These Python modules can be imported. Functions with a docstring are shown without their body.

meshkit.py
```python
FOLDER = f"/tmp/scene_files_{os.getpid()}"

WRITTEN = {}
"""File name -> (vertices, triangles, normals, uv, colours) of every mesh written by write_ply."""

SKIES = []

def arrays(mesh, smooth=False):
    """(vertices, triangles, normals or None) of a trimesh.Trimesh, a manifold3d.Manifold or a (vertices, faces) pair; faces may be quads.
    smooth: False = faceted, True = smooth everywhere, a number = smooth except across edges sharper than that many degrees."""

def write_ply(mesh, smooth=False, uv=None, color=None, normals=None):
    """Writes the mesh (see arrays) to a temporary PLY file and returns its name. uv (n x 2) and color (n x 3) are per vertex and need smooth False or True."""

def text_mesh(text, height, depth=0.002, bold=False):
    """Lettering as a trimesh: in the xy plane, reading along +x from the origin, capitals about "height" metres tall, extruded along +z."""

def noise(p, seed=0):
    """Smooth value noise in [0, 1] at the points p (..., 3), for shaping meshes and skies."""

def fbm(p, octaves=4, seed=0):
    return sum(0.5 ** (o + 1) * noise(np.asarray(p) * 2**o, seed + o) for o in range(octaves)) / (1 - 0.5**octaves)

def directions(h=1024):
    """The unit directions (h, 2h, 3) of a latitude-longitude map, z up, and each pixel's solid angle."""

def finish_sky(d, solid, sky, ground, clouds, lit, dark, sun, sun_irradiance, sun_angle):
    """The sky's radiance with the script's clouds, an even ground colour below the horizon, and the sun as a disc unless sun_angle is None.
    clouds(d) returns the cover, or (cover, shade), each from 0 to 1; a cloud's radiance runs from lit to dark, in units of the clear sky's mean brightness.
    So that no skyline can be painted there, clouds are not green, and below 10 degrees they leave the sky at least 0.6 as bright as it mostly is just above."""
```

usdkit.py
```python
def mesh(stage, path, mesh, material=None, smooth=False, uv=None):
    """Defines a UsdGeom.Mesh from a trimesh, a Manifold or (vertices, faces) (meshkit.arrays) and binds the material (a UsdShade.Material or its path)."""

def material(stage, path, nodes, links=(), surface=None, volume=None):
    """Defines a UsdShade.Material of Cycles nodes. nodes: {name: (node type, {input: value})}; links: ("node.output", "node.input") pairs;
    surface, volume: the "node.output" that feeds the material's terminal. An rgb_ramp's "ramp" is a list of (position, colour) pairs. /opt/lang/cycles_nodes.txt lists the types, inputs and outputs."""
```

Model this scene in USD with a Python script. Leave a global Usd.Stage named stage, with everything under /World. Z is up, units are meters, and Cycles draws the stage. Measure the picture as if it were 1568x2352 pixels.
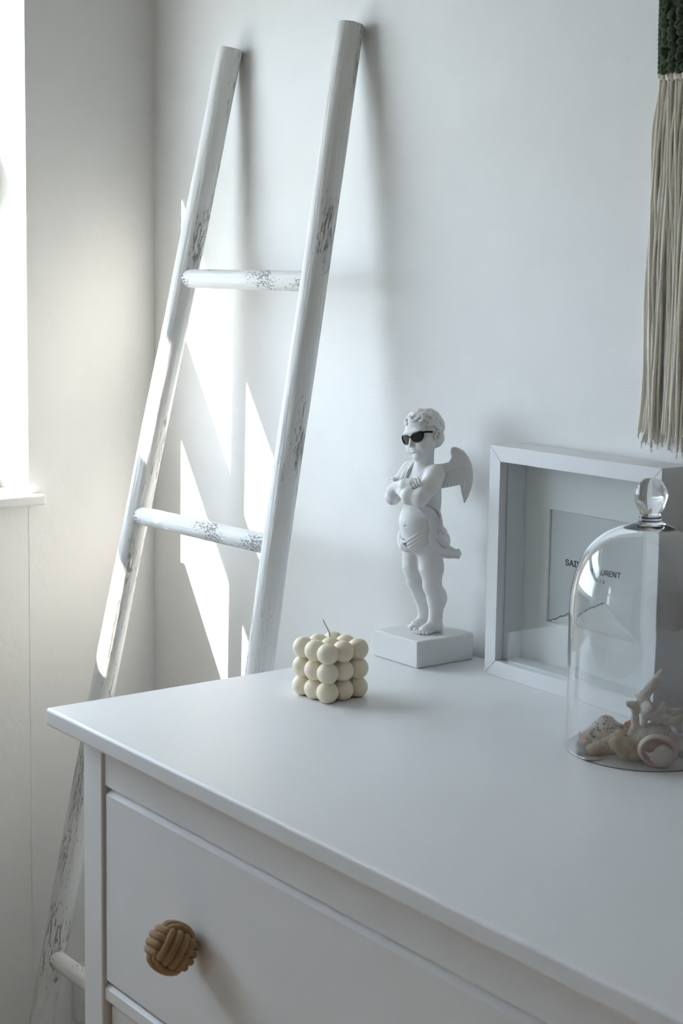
import math, random
import numpy as np, trimesh, manifold3d as m3, shapely.geometry as sg
import usdkit, meshkit
from pxr import Usd, UsdGeom, UsdLux, UsdShade, Gf, Sdf, Vt

stage = Usd.Stage.CreateInMemory()
UsdGeom.SetStageUpAxis(stage, UsdGeom.Tokens.z)
UsdGeom.SetStageMetersPerUnit(stage, 1.0)
UsdGeom.Xform.Define(stage, '/World')
rng = np.random.default_rng(7)

# ------------------------------------------------------------------ camera
IMG_W, IMG_H, F_PX = 1568, 2352, 3721.8
YAW, PITCH, ROLL, SHIFT_PX = -0.9263, 0.1137, 0.0132, 130.2
EYE = np.array([2.06099, -1.204, 1.39])
cy_, sy_ = math.cos(YAW), math.sin(YAW)
fwd = np.array([sy_ * math.cos(PITCH), cy_ * math.cos(PITCH), -math.sin(PITCH)])
r0 = np.array([cy_, -sy_, 0.0]); u0 = np.cross(r0, fwd)
right = r0 * math.cos(ROLL) + u0 * math.sin(ROLL); up = -r0 * math.sin(ROLL) + u0 * math.cos(ROLL)
cam = UsdGeom.Camera.Define(stage, '/World/camera')
m = np.eye(4); m[0, :3], m[1, :3], m[2, :3], m[3, :3] = right, up, -fwd, EYE
cam.AddTransformOp().Set(Gf.Matrix4d(m.tolist()))
APERTURE = 24.0
cam.CreateHorizontalApertureAttr(APERTURE)
cam.CreateVerticalApertureAttr(APERTURE * IMG_H / IMG_W)
cam.CreateFocalLengthAttr(F_PX / IMG_W * APERTURE)
cam.CreateVerticalApertureOffsetAttr(-SHIFT_PX / IMG_W * APERTURE)
cam.CreateClippingRangeAttr(Gf.Vec2f(0.05, 500))
cam.CreateFStopAttr(11.0)
cam.CreateFocusDistanceAttr(1.85)
cam.CreateExposureAttr(-0.42)

# ------------------------------------------------------------------ light: hazy sky through the window, low sun nearly along the window wall
LOOKS = '/World/Looks'
UsdGeom.Scope.Define(stage, LOOKS)
SKY, SUN = 4.3, 150000.0
dome = UsdLux.DomeLight.Define(stage, '/World/sky')
dome.CreateIntensityAttr(SKY)
dome.CreateColorAttr(Gf.Vec3f(0.72, 0.86, 1.0))
sun = UsdLux.DistantLight.Define(stage, '/World/sun')
sun.CreateIntensityAttr(SUN)
sun.CreateAngleAttr(0.53)
sun.CreateColorAttr(Gf.Vec3f(1.0, 0.94, 0.83))
SUN_DIR = np.array([0.375, 1.0, -0.5625]); SUN_DIR /= np.linalg.norm(SUN_DIR)


def aim(z_axis, x_hint=(0, 0, 1)):
    z = np.asarray(z_axis, float) / np.linalg.norm(z_axis)
    x = np.cross(x_hint, z); x /= np.linalg.norm(x)
    y = np.cross(z, x)
    return np.array([x, y, z])


mm = np.eye(4); mm[:3, :3] = aim(-SUN_DIR)
sun.AddTransformOp().Set(Gf.Matrix4d(mm.tolist()))

# ------------------------------------------------------------------ helpers
used = {}


def numbered(path):
    n = used.get(path, -1) + 1
    used[path] = n
    return path if n == 0 else f'{path}_{n:03d}'


def path_of(parent):
    return '/World' if parent is None else str(parent.GetPath())


def tag(o, label=None, category=None, group=None, kind=None):
    for k, v in (('label', label), ('category', category), ('group', group), ('kind', kind)):
        if v:
            o.SetCustomDataByKey(k, v)
    return o


def obj(name, mesh, mat, parent=None, smooth=False, **keys):
    p = usdkit.mesh(stage, numbered(f'{path_of(parent)}/{name}'), mesh, mat, smooth=smooth).GetPrim()
    return tag(p, **keys)


def thing(name, label, category, loc=(0, 0, 0), matrix=None, group=None):
    x = UsdGeom.Xform.Define(stage, numbered(f'/World/{name}'))
    t = np.eye(4)
    if matrix is not None:
        t[:3, :3] = np.asarray(matrix)          # rows are the images of the axes
    t[3, :3] = loc
    x.AddTransformOp().Set(Gf.Matrix4d(t.tolist()))
    return tag(x.GetPrim(), label, category, group)


def part_xform(name, parent, loc=(0, 0, 0), matrix=None):
    x = UsdGeom.Xform.Define(stage, numbered(f'{path_of(parent)}/{name}'))
    t = np.eye(4)
    if matrix is not None:
        t[:3, :3] = np.asarray(matrix)
    t[3, :3] = loc
    x.AddTransformOp().Set(Gf.Matrix4d(t.tolist()))
    return x.GetPrim()


def cat(parts):
    return trimesh.util.concatenate([p if isinstance(p, trimesh.Trimesh) else to_tri(p) for p in parts])


def to_tri(man):
    k = man.to_mesh()
    return trimesh.Trimesh(k.vert_properties[:, :3], k.tri_verts, process=False)


def box(lo, hi, c=0.0):
    """Axis-aligned box; c chamfers every edge."""
    lo, hi = np.array(lo, float), np.array(hi, float)
    if c <= 0:
        b = trimesh.creation.box(hi - lo); b.apply_translation((lo + hi) / 2); return b
    pts = []
    for sx in (0, 1):
        for sy in (0, 1):
            for sz in (0, 1):
                base = np.where([sx, sy, sz], hi, lo); inn = np.where([sx, sy, sz], -1, 1) * c
                for k in range(3):
                    q = base + inn; q[k] = base[k]; pts.append(q)
    return trimesh.convex.convex_hull(np.array(pts))


def round_box(lo, hi, r, seg=12):
    lo, hi = np.array(lo, float) + r, np.array(hi, float) - r
    s = trimesh.creation.icosphere(2, r).vertices
    pts = np.vstack([s + [x, y, z] for x in (lo[0], hi[0]) for y in (lo[1], hi[1]) for z in (lo[2], hi[2])])
    return trimesh.convex.convex_hull(pts)


def tube(points, radii, sides=12, closed=False, caps=True):
    p = np.asarray(points, float); n = len(p)
    r = np.broadcast_to(np.asarray(radii, float), (n,))
    t = (np.roll(p, -1, 0) - np.roll(p, 1, 0)) if closed else np.gradient(p, axis=0)
    t /= np.linalg.norm(t, axis=1, keepdims=True) + 1e-12
    a = np.zeros_like(p)
    ref = np.array([0, 0, 1.0]) if abs(t[0, 2]) < .9 else np.array([1.0, 0, 0])
    v = np.cross(t[0], ref); v /= np.linalg.norm(v)
    for i in range(n):
        v = v - t[i] * (v @ t[i]); v /= np.linalg.norm(v) + 1e-12; a[i] = v
    b = np.cross(t, a)
    ang = np.arange(sides) * 2 * np.pi / sides
    V = p[:, None] + r[:, None, None] * (np.cos(ang)[None, :, None] * a[:, None] + np.sin(ang)[None, :, None] * b[:, None])
    V = V.reshape(-1, 3)
    i, j = np.meshgrid(np.arange(n if closed else n - 1), np.arange(sides), indexing='ij')
    k = (i + 1) % n
    q = np.stack([i * sides + j, i * sides + (j + 1) % sides, k * sides + (j + 1) % sides, k * sides + j], -1).reshape(-1, 4)
    F = np.vstack([q[:, [0, 1, 2]], q[:, [0, 2, 3]]])
    if caps and not closed:
        c0, c1 = len(V), len(V) + 1
        V = np.vstack([V, p[0], p[-1]])
        jj = np.arange(sides)
        F = np.vstack([F, np.stack([np.full(sides, c0), (jj + 1) % sides, jj], 1),
                       np.stack([np.full(sides, c1), (n - 1) * sides + jj, (n - 1) * sides + (jj + 1) % sides], 1)])
    return trimesh.Trimesh(V, F, process=False)


def lathe(profile, sections=72):
    return trimesh.creation.revolve(np.asarray(profile, float), sections=sections)


def relax(me, times):
    """Shrink-free smoothing (Taubin) with plain neighbour averages."""
    from scipy.sparse import coo_matrix, diags
    e = me.edges_unique; n = len(me.vertices)
    A = coo_matrix((np.ones(2 * len(e)), (np.r_[e[:, 0], e[:, 1]], np.r_[e[:, 1], e[:, 0]])), shape=(n, n)).tocsr()
    deg = np.asarray(A.sum(1)).ravel(); A = diags(1 / np.maximum(deg, 1)) @ A; has = (deg > 0)[:, None]
    v = np.array(me.vertices)
    for _ in range(times):
        v = v + has * .5 * (A @ v - v); v = v - has * .52 * (A @ v - v)
    me.vertices = v


# ---- signed distance sculpting: smooth unions on a grid, surface nets
class Clay:
    def __init__(s, lo, hi, vox):
        s.vox = vox
        s.ax = [np.arange(l, h + vox, vox, dtype=np.float32) for l, h in zip(lo, hi)]
        s.D = np.full([len(a) for a in s.ax], 1e3, np.float32)

    def sub(s, lo, hi):
        sl = []
        for a, l, h in zip(s.ax, lo, hi):
            i, j = np.searchsorted(a, l), np.searchsorted(a, h)
            sl.append(slice(max(i - 1, 0), min(j + 1, len(a))))
        g = np.meshgrid(*[a[x] for a, x in zip(s.ax, sl)], indexing='ij', sparse=True)
        return tuple(sl), g

    def put(s, f, lo, hi, k, op='add'):
        pad = max(k, 2 * s.vox) + 2 * s.vox
        sl, g = s.sub(np.asarray(lo) - pad, np.asarray(hi) + pad)
        if any(x.stop <= x.start for x in sl):
            return
        d = f(*g).astype(np.float32); D = s.D[sl]
        if op == 'add':
            h = np.maximum(k - np.abs(D - d), 0) / max(k, 1e-6)
            s.D[sl] = np.minimum(D, d) - h * h * k * .25
        else:
            h = np.maximum(k - np.abs(D + d), 0) / max(k, 1e-6)
            s.D[sl] = np.maximum(D, -d) + h * h * k * .25

    def cone(s, a, b, r1, r2, k=2.0, op='add'):
        a, b = np.asarray(a, float), np.asarray(b, float); ab = b - a; L2 = max(ab @ ab, 1e-9)

        def f(x, y, z):
            t = np.clip(((x - a[0]) * ab[0] + (y - a[1]) * ab[1] + (z - a[2]) * ab[2]) / L2, 0, 1)
            return np.sqrt((x - a[0] - t * ab[0]) ** 2 + (y - a[1] - t * ab[1]) ** 2 + (z - a[2] - t * ab[2]) ** 2) - (r1 + t * (r2 - r1))
        s.put(f, np.minimum(a - r1, b - r2), np.maximum(a + r1, b + r2), k, op)

    def chain(s, pts, radii, k=2.0, op='add'):
        radii = np.broadcast_to(radii, (len(pts),))
        for i in range(len(pts) - 1):
            s.cone(pts[i], pts[i + 1], radii[i], radii[i + 1], k, op)

    def ball(s, c, r, k=2.0, op='add', rot=None):
        c = np.asarray(c, float); r = np.broadcast_to(np.asarray(r, float), (3,)); R = np.eye(3) if rot is None else np.asarray(rot)

        def f(x, y, z):
            q = [(x - c[0]) * R[0, i] + (y - c[1]) * R[1, i] + (z - c[2]) * R[2, i] for i in range(3)]   # world -> local, columns are local axes
            k0 = np.sqrt(sum((qi / ri) ** 2 for qi, ri in zip(q, r)))
            k1 = np.sqrt(sum((qi / ri ** 2) ** 2 for qi, ri in zip(q, r)))
            return k0 * (k0 - 1) / np.maximum(k1, 1e-6)
        e = np.max(r)
        s.put(f, c - e, c + e, k, op)

    def mesh(s, smooth=3):
        D = s.D; ins = D < 0
        n = np.array(D.shape)
        cs = [ins[i:n[0] - 1 + i, j:n[1] - 1 + j, k:n[2] - 1 + k] for i in (0, 1) for j in (0, 1) for k in (0, 1)]
        cnt = sum(c.astype(np.int8) for c in cs)
        cells = np.argwhere((cnt > 0) & (cnt < 8))
        idx = -np.ones(n - 1, np.int64); idx[tuple(cells.T)] = np.arange(len(cells))
        acc = np.zeros((len(cells), 3)); num = np.zeros(len(cells))
        corner = [(i, j, k) for i in (0, 1) for j in (0, 1) for k in (0, 1)]
        vals = [D[tuple((cells + c).T)] for c in corner]
        for a in range(8):
            for b in range(a + 1, 8):
                if sum(abs(x - y) for x, y in zip(corner[a], corner[b])) != 1:
                    continue
                va, vb = vals[a], vals[b]; cross = (va < 0) != (vb < 0)
                t = np.where(cross, va / np.where(cross, va - vb, 1), 0)
                pa, pb = np.array(corner[a], float), np.array(corner[b], float)
                acc += cross[:, None] * (pa + t[:, None] * (pb - pa)); num += cross
        V = cells + acc / num[:, None]
        F = []
        for ax in range(3):
            o = [i for i in range(3) if i != ax]
            sl0 = [slice(None)] * 3; sl1 = [slice(None)] * 3
            sl0[ax] = slice(0, -1); sl1[ax] = slice(1, None)
            a, b = ins[tuple(sl0)], ins[tuple(sl1)]
            e = np.argwhere(a != b); e = e[(e[:, o[0]] > 0) & (e[:, o[1]] > 0) & (e[:, o[0]] < n[o[0]] - 1) & (e[:, o[1]] < n[o[1]] - 1)]
            flip = a[tuple(e.T)]
            def q(d0, d1):
                c = e.copy(); c[:, o[0]] -= d0; c[:, o[1]] -= d1; return idx[tuple(c.T)]
            quad = np.stack([q(1, 1), q(0, 1), q(0, 0), q(1, 0)], 1)
            if ax == 1:
                flip = ~flip
            quad = np.where(flip[:, None], quad, quad[:, ::-1])
            F.append(quad)
        F = np.vstack(F)
        V = np.array([a[0] for a in s.ax]) + V * s.vox
        T = np.vstack([F[:, [0, 1, 2]], F[:, [0, 2, 3]]])
        me = trimesh.Trimesh(V, T, process=False)
        if smooth:
            relax(me, smooth)
        return me


# ------------------------------------------------------------------ materials
def mat(name, nodes, links=(), surface='p.BSDF', **kw):
    return usdkit.material(stage, f'{LOOKS}/{name}', nodes, links, surface=surface, **kw)


def paint(name, color, rough=.5, bump=0.0, scale=60.0, var=0.0, spec=.5, coord='object', detail=3):
    """Plain paint with a little relief and tone variation."""
    nodes = {'p': ('principled_bsdf', {'roughness': rough, 'base_color': color, 'specular_ior_level': spec})}
    links = []
    if bump or var:
        nodes['t'] = ('texture_coordinate', {})
        nodes['n'] = ('noise_texture', {'scale': scale, 'detail': detail, 'roughness': .55})
        links.append((f't.{coord}', 'n.vector'))
    if bump:
        nodes['b'] = ('bump', {'strength': 1.0, 'distance': bump})
        links += [('n.fac', 'b.height'), ('b.normal', 'p.normal')]
    if var:
        nodes['n2'] = ('noise_texture', {'scale': scale * .07, 'detail': 4})
        nodes['r'] = ('rgb_ramp', {'ramp': [(.3, [c * (1 - var) for c in color]), (.7, color)]})
        links += [(f't.{coord}', 'n2.vector'), ('n2.fac', 'r.fac'), ('r.color', 'p.base_color')]
    return mat(name, nodes, links)


M = {}
M['wall'] = paint('wall_paint', (.87, .87, .86), .62, bump=.0002, scale=320, var=.02, detail=4)
M['wall_left'] = paint('wall_paint_rough', (.87, .87, .855), .62, bump=.0009, scale=40, var=.02, detail=5)
M['ceiling'] = paint('ceiling_paint', (.86, .86, .86), .7)
M['far_wall'] = paint('far_wall_paint', (.74, .74, .75), .7)
M['right_wall'] = paint('right_wall_panelling', (.25, .15, .085), .6)
M['floor'] = paint('floor_wood', (.36, .28, .20), .5, bump=.0005, scale=30, var=.2)
M['trim'] = paint('trim_paint', (.82, .82, .81), .4, bump=.0008, scale=60)
M['lacquer'] = paint('dresser_lacquer', (.83, .835, .845), .42, bump=.00006, scale=160, var=.015)
M['plastic'] = paint('socket_plastic', (.80, .80, .77), .35)
M['frame_white'] = paint('frame_foil', (.80, .81, .82), .42)
M['mat_board'] = paint('mat_board', (.84, .85, .86), .8, bump=.00008, scale=900)
M['print_grey'] = paint('print_paper', (.69, .71, .735), .75)
M['ink'] = paint('print_ink', (.025, .025, .03), .7)
M['torn_shade'] = paint('torn_edge_shadow', (.13, .13, .14), .9)  # near-black that stands for the shadow along the ripped paper
M['plaster'] = paint('statue_plaster', (.80, .80, .795), .68, bump=.00015, scale=700)
M['plinth'] = paint('plinth_plaster', (.80, .80, .79), .7, bump=.0002, scale=400)
M['black_gloss'] = paint('black_gloss', (.010, .010, .011), .45, spec=.3)
M['lens'] = paint('dark_lens', (.018, .018, .018), .22, spec=.4)
M['outside'] = paint('outside_ground', (.30, .30, .26), .9)
M['steel'] = paint('window_catch_metal', (.6, .6, .6), .3)


def pane_mat(name, tint=(1, 1, 1)):
    """A thin pane: both faces reflect alike (the index is turned round on back faces), the rest goes straight through."""
    return mat(name, {'geo': ('geometry', {}), 'i': ('math', {'math_type': 'multiply_add', 'value2': 1 / 1.45 - 1.45, 'value3': 1.45}), 'f': ('fresnel', {}),
                      't': ('transparent_bsdf', {'color': tint}), 'g': ('glossy_bsdf', {'roughness': .0, 'color': (1, 1, 1)}), 'm': ('mix_closure', {})},
               [('geo.backfacing', 'i.value1'), ('i.value', 'f.IOR'), ('f.fac', 'm.fac'), ('t.BSDF', 'm.closure1'), ('g.BSDF', 'm.closure2')], surface='m.closure')


M['pane'] = pane_mat('window_glass')
M['frame_glass'] = pane_mat('picture_glass', (.97, .98, .975))
M['glass'] = mat('clear_glass', {'p': ('principled_bsdf', {'transmission_weight': 1.0, 'roughness': 0.0, 'ior': 1.48, 'base_color': (1.0, 1.0, 1.0)})})
M['wax'] = mat('ivory_wax', {'p': ('principled_bsdf', {'base_color': (.97, .87, .68), 'roughness': .5})})
M['wick'] = paint('cotton_wick', (.80, .78, .72), .9)


def chipped(name, axis_scale=(60, 60, 14), amount=.60):
    """White limewash over weathered wood: grain running along z, worn flecks, rough relief."""
    return mat(name, {
        't': ('texture_coordinate', {}),
        'mp': ('mapping', {'mapping_type': 'point', 'scale': axis_scale}),
        'mg': ('mapping', {'mapping_type': 'point', 'scale': (170, 170, 5)}),
        'grain': ('noise_texture', {'scale': 1.0, 'detail': 4, 'roughness': .6}),
        'fleck': ('noise_texture', {'scale': 6.0, 'detail': 6, 'roughness': .70}),
        'zone': ('noise_texture', {'scale': .34, 'detail': 2}),
        'thr': ('math', {'math_type': 'multiply'}),
        'ramp': ('rgb_ramp', {'ramp': [(amount * .50, (0, 0, 0)), (amount * .50 + .055, (1, 1, 1))]}),
        'col': ('mix_color', {'blend_type': 'mix', 'a': (.80, .80, .785), 'b': (.54, .52, .48)}),
        'hs': ('math', {'math_type': 'multiply_add', 'value2': -.9}),
        'b': ('bump', {'strength': 1.0, 'distance': .0016}),
        'p': ('principled_bsdf', {'roughness': .62})},
        [('t.object', 'mp.vector'), ('t.object', 'mg.vector'), ('mg.vector', 'grain.vector'), ('mp.vector', 'fleck.vector'), ('mp.vector', 'zone.vector'),
         ('fleck.fac', 'thr.value1'), ('zone.fac', 'thr.value2'), ('thr.value', 'ramp.fac'), ('ramp.color', 'col.fac'),
         ('ramp.color', 'hs.value1'), ('grain.fac', 'hs.value3'), ('hs.value', 'b.height'), ('b.normal', 'p.normal'), ('col.result', 'p.base_color')])


M['chipped'] = chipped('limewashed_wood', amount=.605)
M['chipped_rung'] = chipped('limewashed_rung', (70, 70, 34), amount=.61)


def rough_stone(name, c1, c2, scale, bump, rough=.85):
    return mat(name, {'t': ('texture_coordinate', {}), 'n': ('noise_texture', {'scale': scale, 'detail': 5, 'roughness': .65}), 'n2': ('noise_texture', {'scale': scale * .12, 'detail': 3}),
                      'v': ('voronoi_texture', {'scale': scale * 1.3}), 'r': ('rgb_ramp', {'ramp': [(.32, c2), (.66, c1)]}), 'a': ('math', {'math_type': 'multiply_add', 'value2': .6}),
                      'b': ('bump', {'strength': 1.0, 'distance': bump}), 'p': ('principled_bsdf', {'roughness': rough})},
               [('t.object', 'n.vector'), ('t.object', 'n2.vector'), ('t.object', 'v.vector'), ('n2.fac', 'r.fac'), ('r.color', 'p.base_color'), ('v.distance', 'a.value1'),
                ('n.fac', 'a.value3'), ('a.value', 'b.height'), ('b.normal', 'p.normal')])


M['coral_white'] = rough_stone('white_coral', (.90, .85, .79), (.70, .60, .52), 700, .0014)
M['coral_sand'] = rough_stone('sandy_coral', (.88, .75, .55), (.64, .48, .29), 900, .0012)
M['coral_grey'] = rough_stone('grey_coral', (.78, .70, .63), (.58, .50, .43), 1000, .0014)
M['coral_pore'] = rough_stone('porous_coral', (.90, .85, .77), (.72, .63, .52), 700, .0009)
M['shell_pink'] = mat('rosy_shell', {'t': ('texture_coordinate', {}), 'n': ('noise_texture', {'scale': 60, 'detail': 4}), 'r': ('rgb_ramp', {'ramp': [(.35, (.72, .50, .40)), (.6, (.84, .70, .60))]}),
                                   'p': ('principled_bsdf', {'roughness': .38})}, [('t.object', 'n.vector'), ('n.fac', 'r.fac'), ('r.color', 'p.base_color')])
M['shell_orange'] = mat('orange_shell', {'p': ('principled_bsdf', {'base_color': (.86, .46, .27), 'roughness': .35})})
M['shell_cream'] = mat('cream_shell', {'p': ('principled_bsdf', {'base_color': (.84, .77, .68), 'roughness': .3})})


def fibre(name, c1, c2, scale=(900, 900, 900), bump=.0005, twist=0.0):
    return mat(name, {'t': ('texture_coordinate', {}), 'mp': ('mapping', {'mapping_type': 'point', 'scale': scale}), 'n': ('noise_texture', {'scale': 1.0, 'detail': 4, 'roughness': .7}),
                      'r': ('rgb_ramp', {'ramp': [(.3, c2), (.7, c1)]}), 'b': ('bump', {'strength': 1.0, 'distance': bump}),
                      'p': ('principled_bsdf', {'roughness': .95, 'specular_ior_level': .15, 'sheen_weight': .25, 'sheen_roughness': .5})},
               [('t.object', 'mp.vector'), ('mp.vector', 'n.vector'), ('n.fac', 'r.fac'), ('r.color', 'p.base_color'), ('n.fac', 'b.height'), ('b.normal', 'p.normal')])


M['jute'] = fibre('jute_rope', (.50, .34, .19), (.30, .19, .095), (1100, 1100, 1100), .0006)
M['green_wool'] = fibre('green_wool', (.095, .140, .080), (.035, .058, .034), (700, 700, 700), .0008)
M['cotton'] = fibre('cream_cotton', (.95, .91, .83), (.84, .77, .65), (1500, 1500, 260), .0004)

# ------------------------------------------------------------------ the room
WY0, WY1, WZ0, WZ1, WT = -1.285, -0.2025, 1.057, 1.864, 0.146       # window opening in the left wall, wall thickness
RX, RY, RZ = 2.75, -4.7, 2.45
T = .2
W2A, W2B = -4.45, -3.25                        # added second window behind the viewer, unseen, for fill light
left = [box((-WT, WY1, 0), (0, T, RZ)), box((-WT, W2B, 0), (0, WY0, RZ)), box((-WT, RY, 0), (0, W2A, RZ)), box((-WT, W2A, 0), (0, W2B, WZ0)), box((-WT, W2A, 2.2), (0, W2B, RZ)), box((-WT, WY0, WZ1), (0, WY1, RZ)), box((-WT, WY0, 0), (-.0005, WY1, WZ0))]
obj('wall_left', cat(left), M['wall_left'], kind='structure')
obj('wall_back', box((0, 0, 0), (RX, T, RZ)), M['wall'], kind='structure')
obj('wall_right', box((RX, RY, 0), (RX + T, T, RZ)), M['right_wall'], kind='structure')
obj('wall_front', box((-WT, RY - T, 0), (RX + T, RY, RZ)), M['far_wall'], kind='structure')
obj('floor', box((-WT, RY - T, -.1), (RX + T, T, 0)), M['floor'], kind='structure')
obj('ceiling', box((-WT, RY - T, RZ), (RX + T, T, RZ + .1)), M['ceiling'], kind='structure')
obj('ground_outside', box((-60, -60, -3.2), (-WT - .3, 60, -3.1)), M['outside'], kind='structure')
FX0, FX1, FW = -.146, -.094, .045


def window(y0, y1, z0, z1, bar):
    w = tag(UsdGeom.Xform.Define(stage, numbered('/World/window_1') if 'window_1' not in used_windows else '/World/window_2').GetPrim(), kind='structure')
    used_windows.append(w.GetName()); e = FW * .35
    obj('window_frame', cat([box((FX0, y0, z0), (FX1, y0 + FW, z1), .003), box((FX0, y1 - e, z0), (FX1, y1, z1), .003),
                             box((FX0, y0 + FW, z1 - .05), (FX1, y1 - e, z1), .003), box((FX0, y0 + FW, z0), (FX1, y1 - e, z0 + .06), .003)]), M['trim'], w)
    obj('transom', box((FX0, y0 + FW, bar[0]), (FX1, y1 - e, bar[1]), .002), M['trim'], w)
    for a, b in ((z0 + .06, bar[0]), (bar[1], z1 - .05)):
        obj('window_pane', box((-.122, y0 + FW, a), (-.118, y1 - e, b)), M['pane'], w)
    obj('window_sill', cat([box((FX1, y0, z0), (.006, y1, 1.0725)), round_box((-.003, y0 - .02, z0 + .0005), (.0185, y1 + .0195, 1.073), .005)]), M['trim'], w, smooth=40)
    return w


used_windows = []
win = window(WY0, WY1, WZ0, WZ1, (1.474, 1.568))
obj('window_catch', tube([(-.094, -1.0, 1.53), (-.065, -1.0, 1.545), (-.05, -.985, 1.54), (-.048, -.93, 1.495), (-.05, -.90, 1.487)], [.006, .007, .007, .006, .005], 10), M['steel'], win, smooth=40)
window(W2A, W2B, WZ0, 2.2, (1.60, 1.66))  # the added window: brings in more sky light from out of view

# ------------------------------------------------------------------ wall socket low on the left wall
sk = thing('wall_socket', 'small white surface-mounted wall socket box low beside the dresser, behind the ladder', 'socket', (0, -.095, .284))
obj('back_box', round_box((0, -.043, 0), (.0175, .043, .085), .003), M['plastic'], sk, smooth=30)
obj('faceplate', round_box((.0165, -.0415, .0015), (.0215, .0415, .0835), .0015), M['plastic'], sk, smooth=30)

# ------------------------------------------------------------------ dresser
TOP = .96
DX0, DX1, DY0 = .6485, 1.7285, -.502
dr = thing('dresser', 'white lacquered wooden chest of drawers with round rope knobs', 'chest of drawers', (DX0, DY0, 0))
DW = DX1 - DX0
obj('top_panel', round_box((0, 0, TOP - .0178), (DW, .498, TOP), .0035), M['lacquer'], dr, smooth=35)
PF, PX = .028, .0258                         # post front plane, post left face
PW = .0370
HB = TOP - .0178
for x in (PX, DW - PX - PW):
    obj('corner_post', box((x, PF, .0), (x + PW, PF + .045, HB), .0012), M['lacquer'], dr)
    obj('corner_post', box((x, .44, .0), (x + PW, .485, HB), .0012), M['lacquer'], dr)
for x in (PX + .006, DW - PX - .024):
    obj('side_panel', box((x, PF + .045, .12), (x + .018, .44, HB)), M['lacquer'], dr)
XL, XR = PX + PW, DW - PX - PW
obj('back_panel', box((PX + .02, .474, .12), (DW - PX - .02, .480, HB)), M['lacquer'], dr)
obj('top_rail', box((XL + .0004, PF + .003, HB - .0500), (XR - .0004, PF + .022, HB), .001), M['lacquer'], dr)
drawer_z = [(.6960, .8893, .0025), (.4660, .6740, .0082), (.2360, .4460, .0082)]
for k, (z0, z1, rec) in enumerate(drawer_z):
    d = part_xform('drawer', dr)
    y0 = PF + rec
    x0, x1 = XL + .0048, XR - .0048
    # front with a bevelled upper edge
    prof = [(y0, z0 + .002), (y0 + .002, z0), (y0 + .018, z0), (y0 + .018, z1), (y0 + .0062, z1), (y0, z1 - .0046)]
    e = trimesh.creation.extrude_polygon(sg.Polygon(prof), x1 - x0)
    e.vertices = e.vertices[:, [2, 0, 1]] + [x0, 0, 0]
    if e.volume < 0:
        e.invert()
    obj('drawer_front', e, M['lacquer'], d)
    obj('drawer_box', box((x0 + .012, y0 + .018, z0 + .012), (x1 - .012, .46, z1 - .03)), M['lacquer'], d)
for z0, z1 in ((.6768, .6918), (.4480, .4630), (.215, .233)):
    e = trimesh.creation.extrude_polygon(sg.Polygon([(PF + .003, z0), (PF + .022, z0), (PF + .022, z1), (PF + .0065, z1), (PF + .003, z1 - .0035)]), XR - XL - .0008)
    e.vertices = e.vertices[:, [2, 0, 1]] + [XL + .0004, 0, 0]
    if e.volume < 0:
        e.invert()
    obj('divider_rail', e, M['lacquer'], dr)


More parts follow.
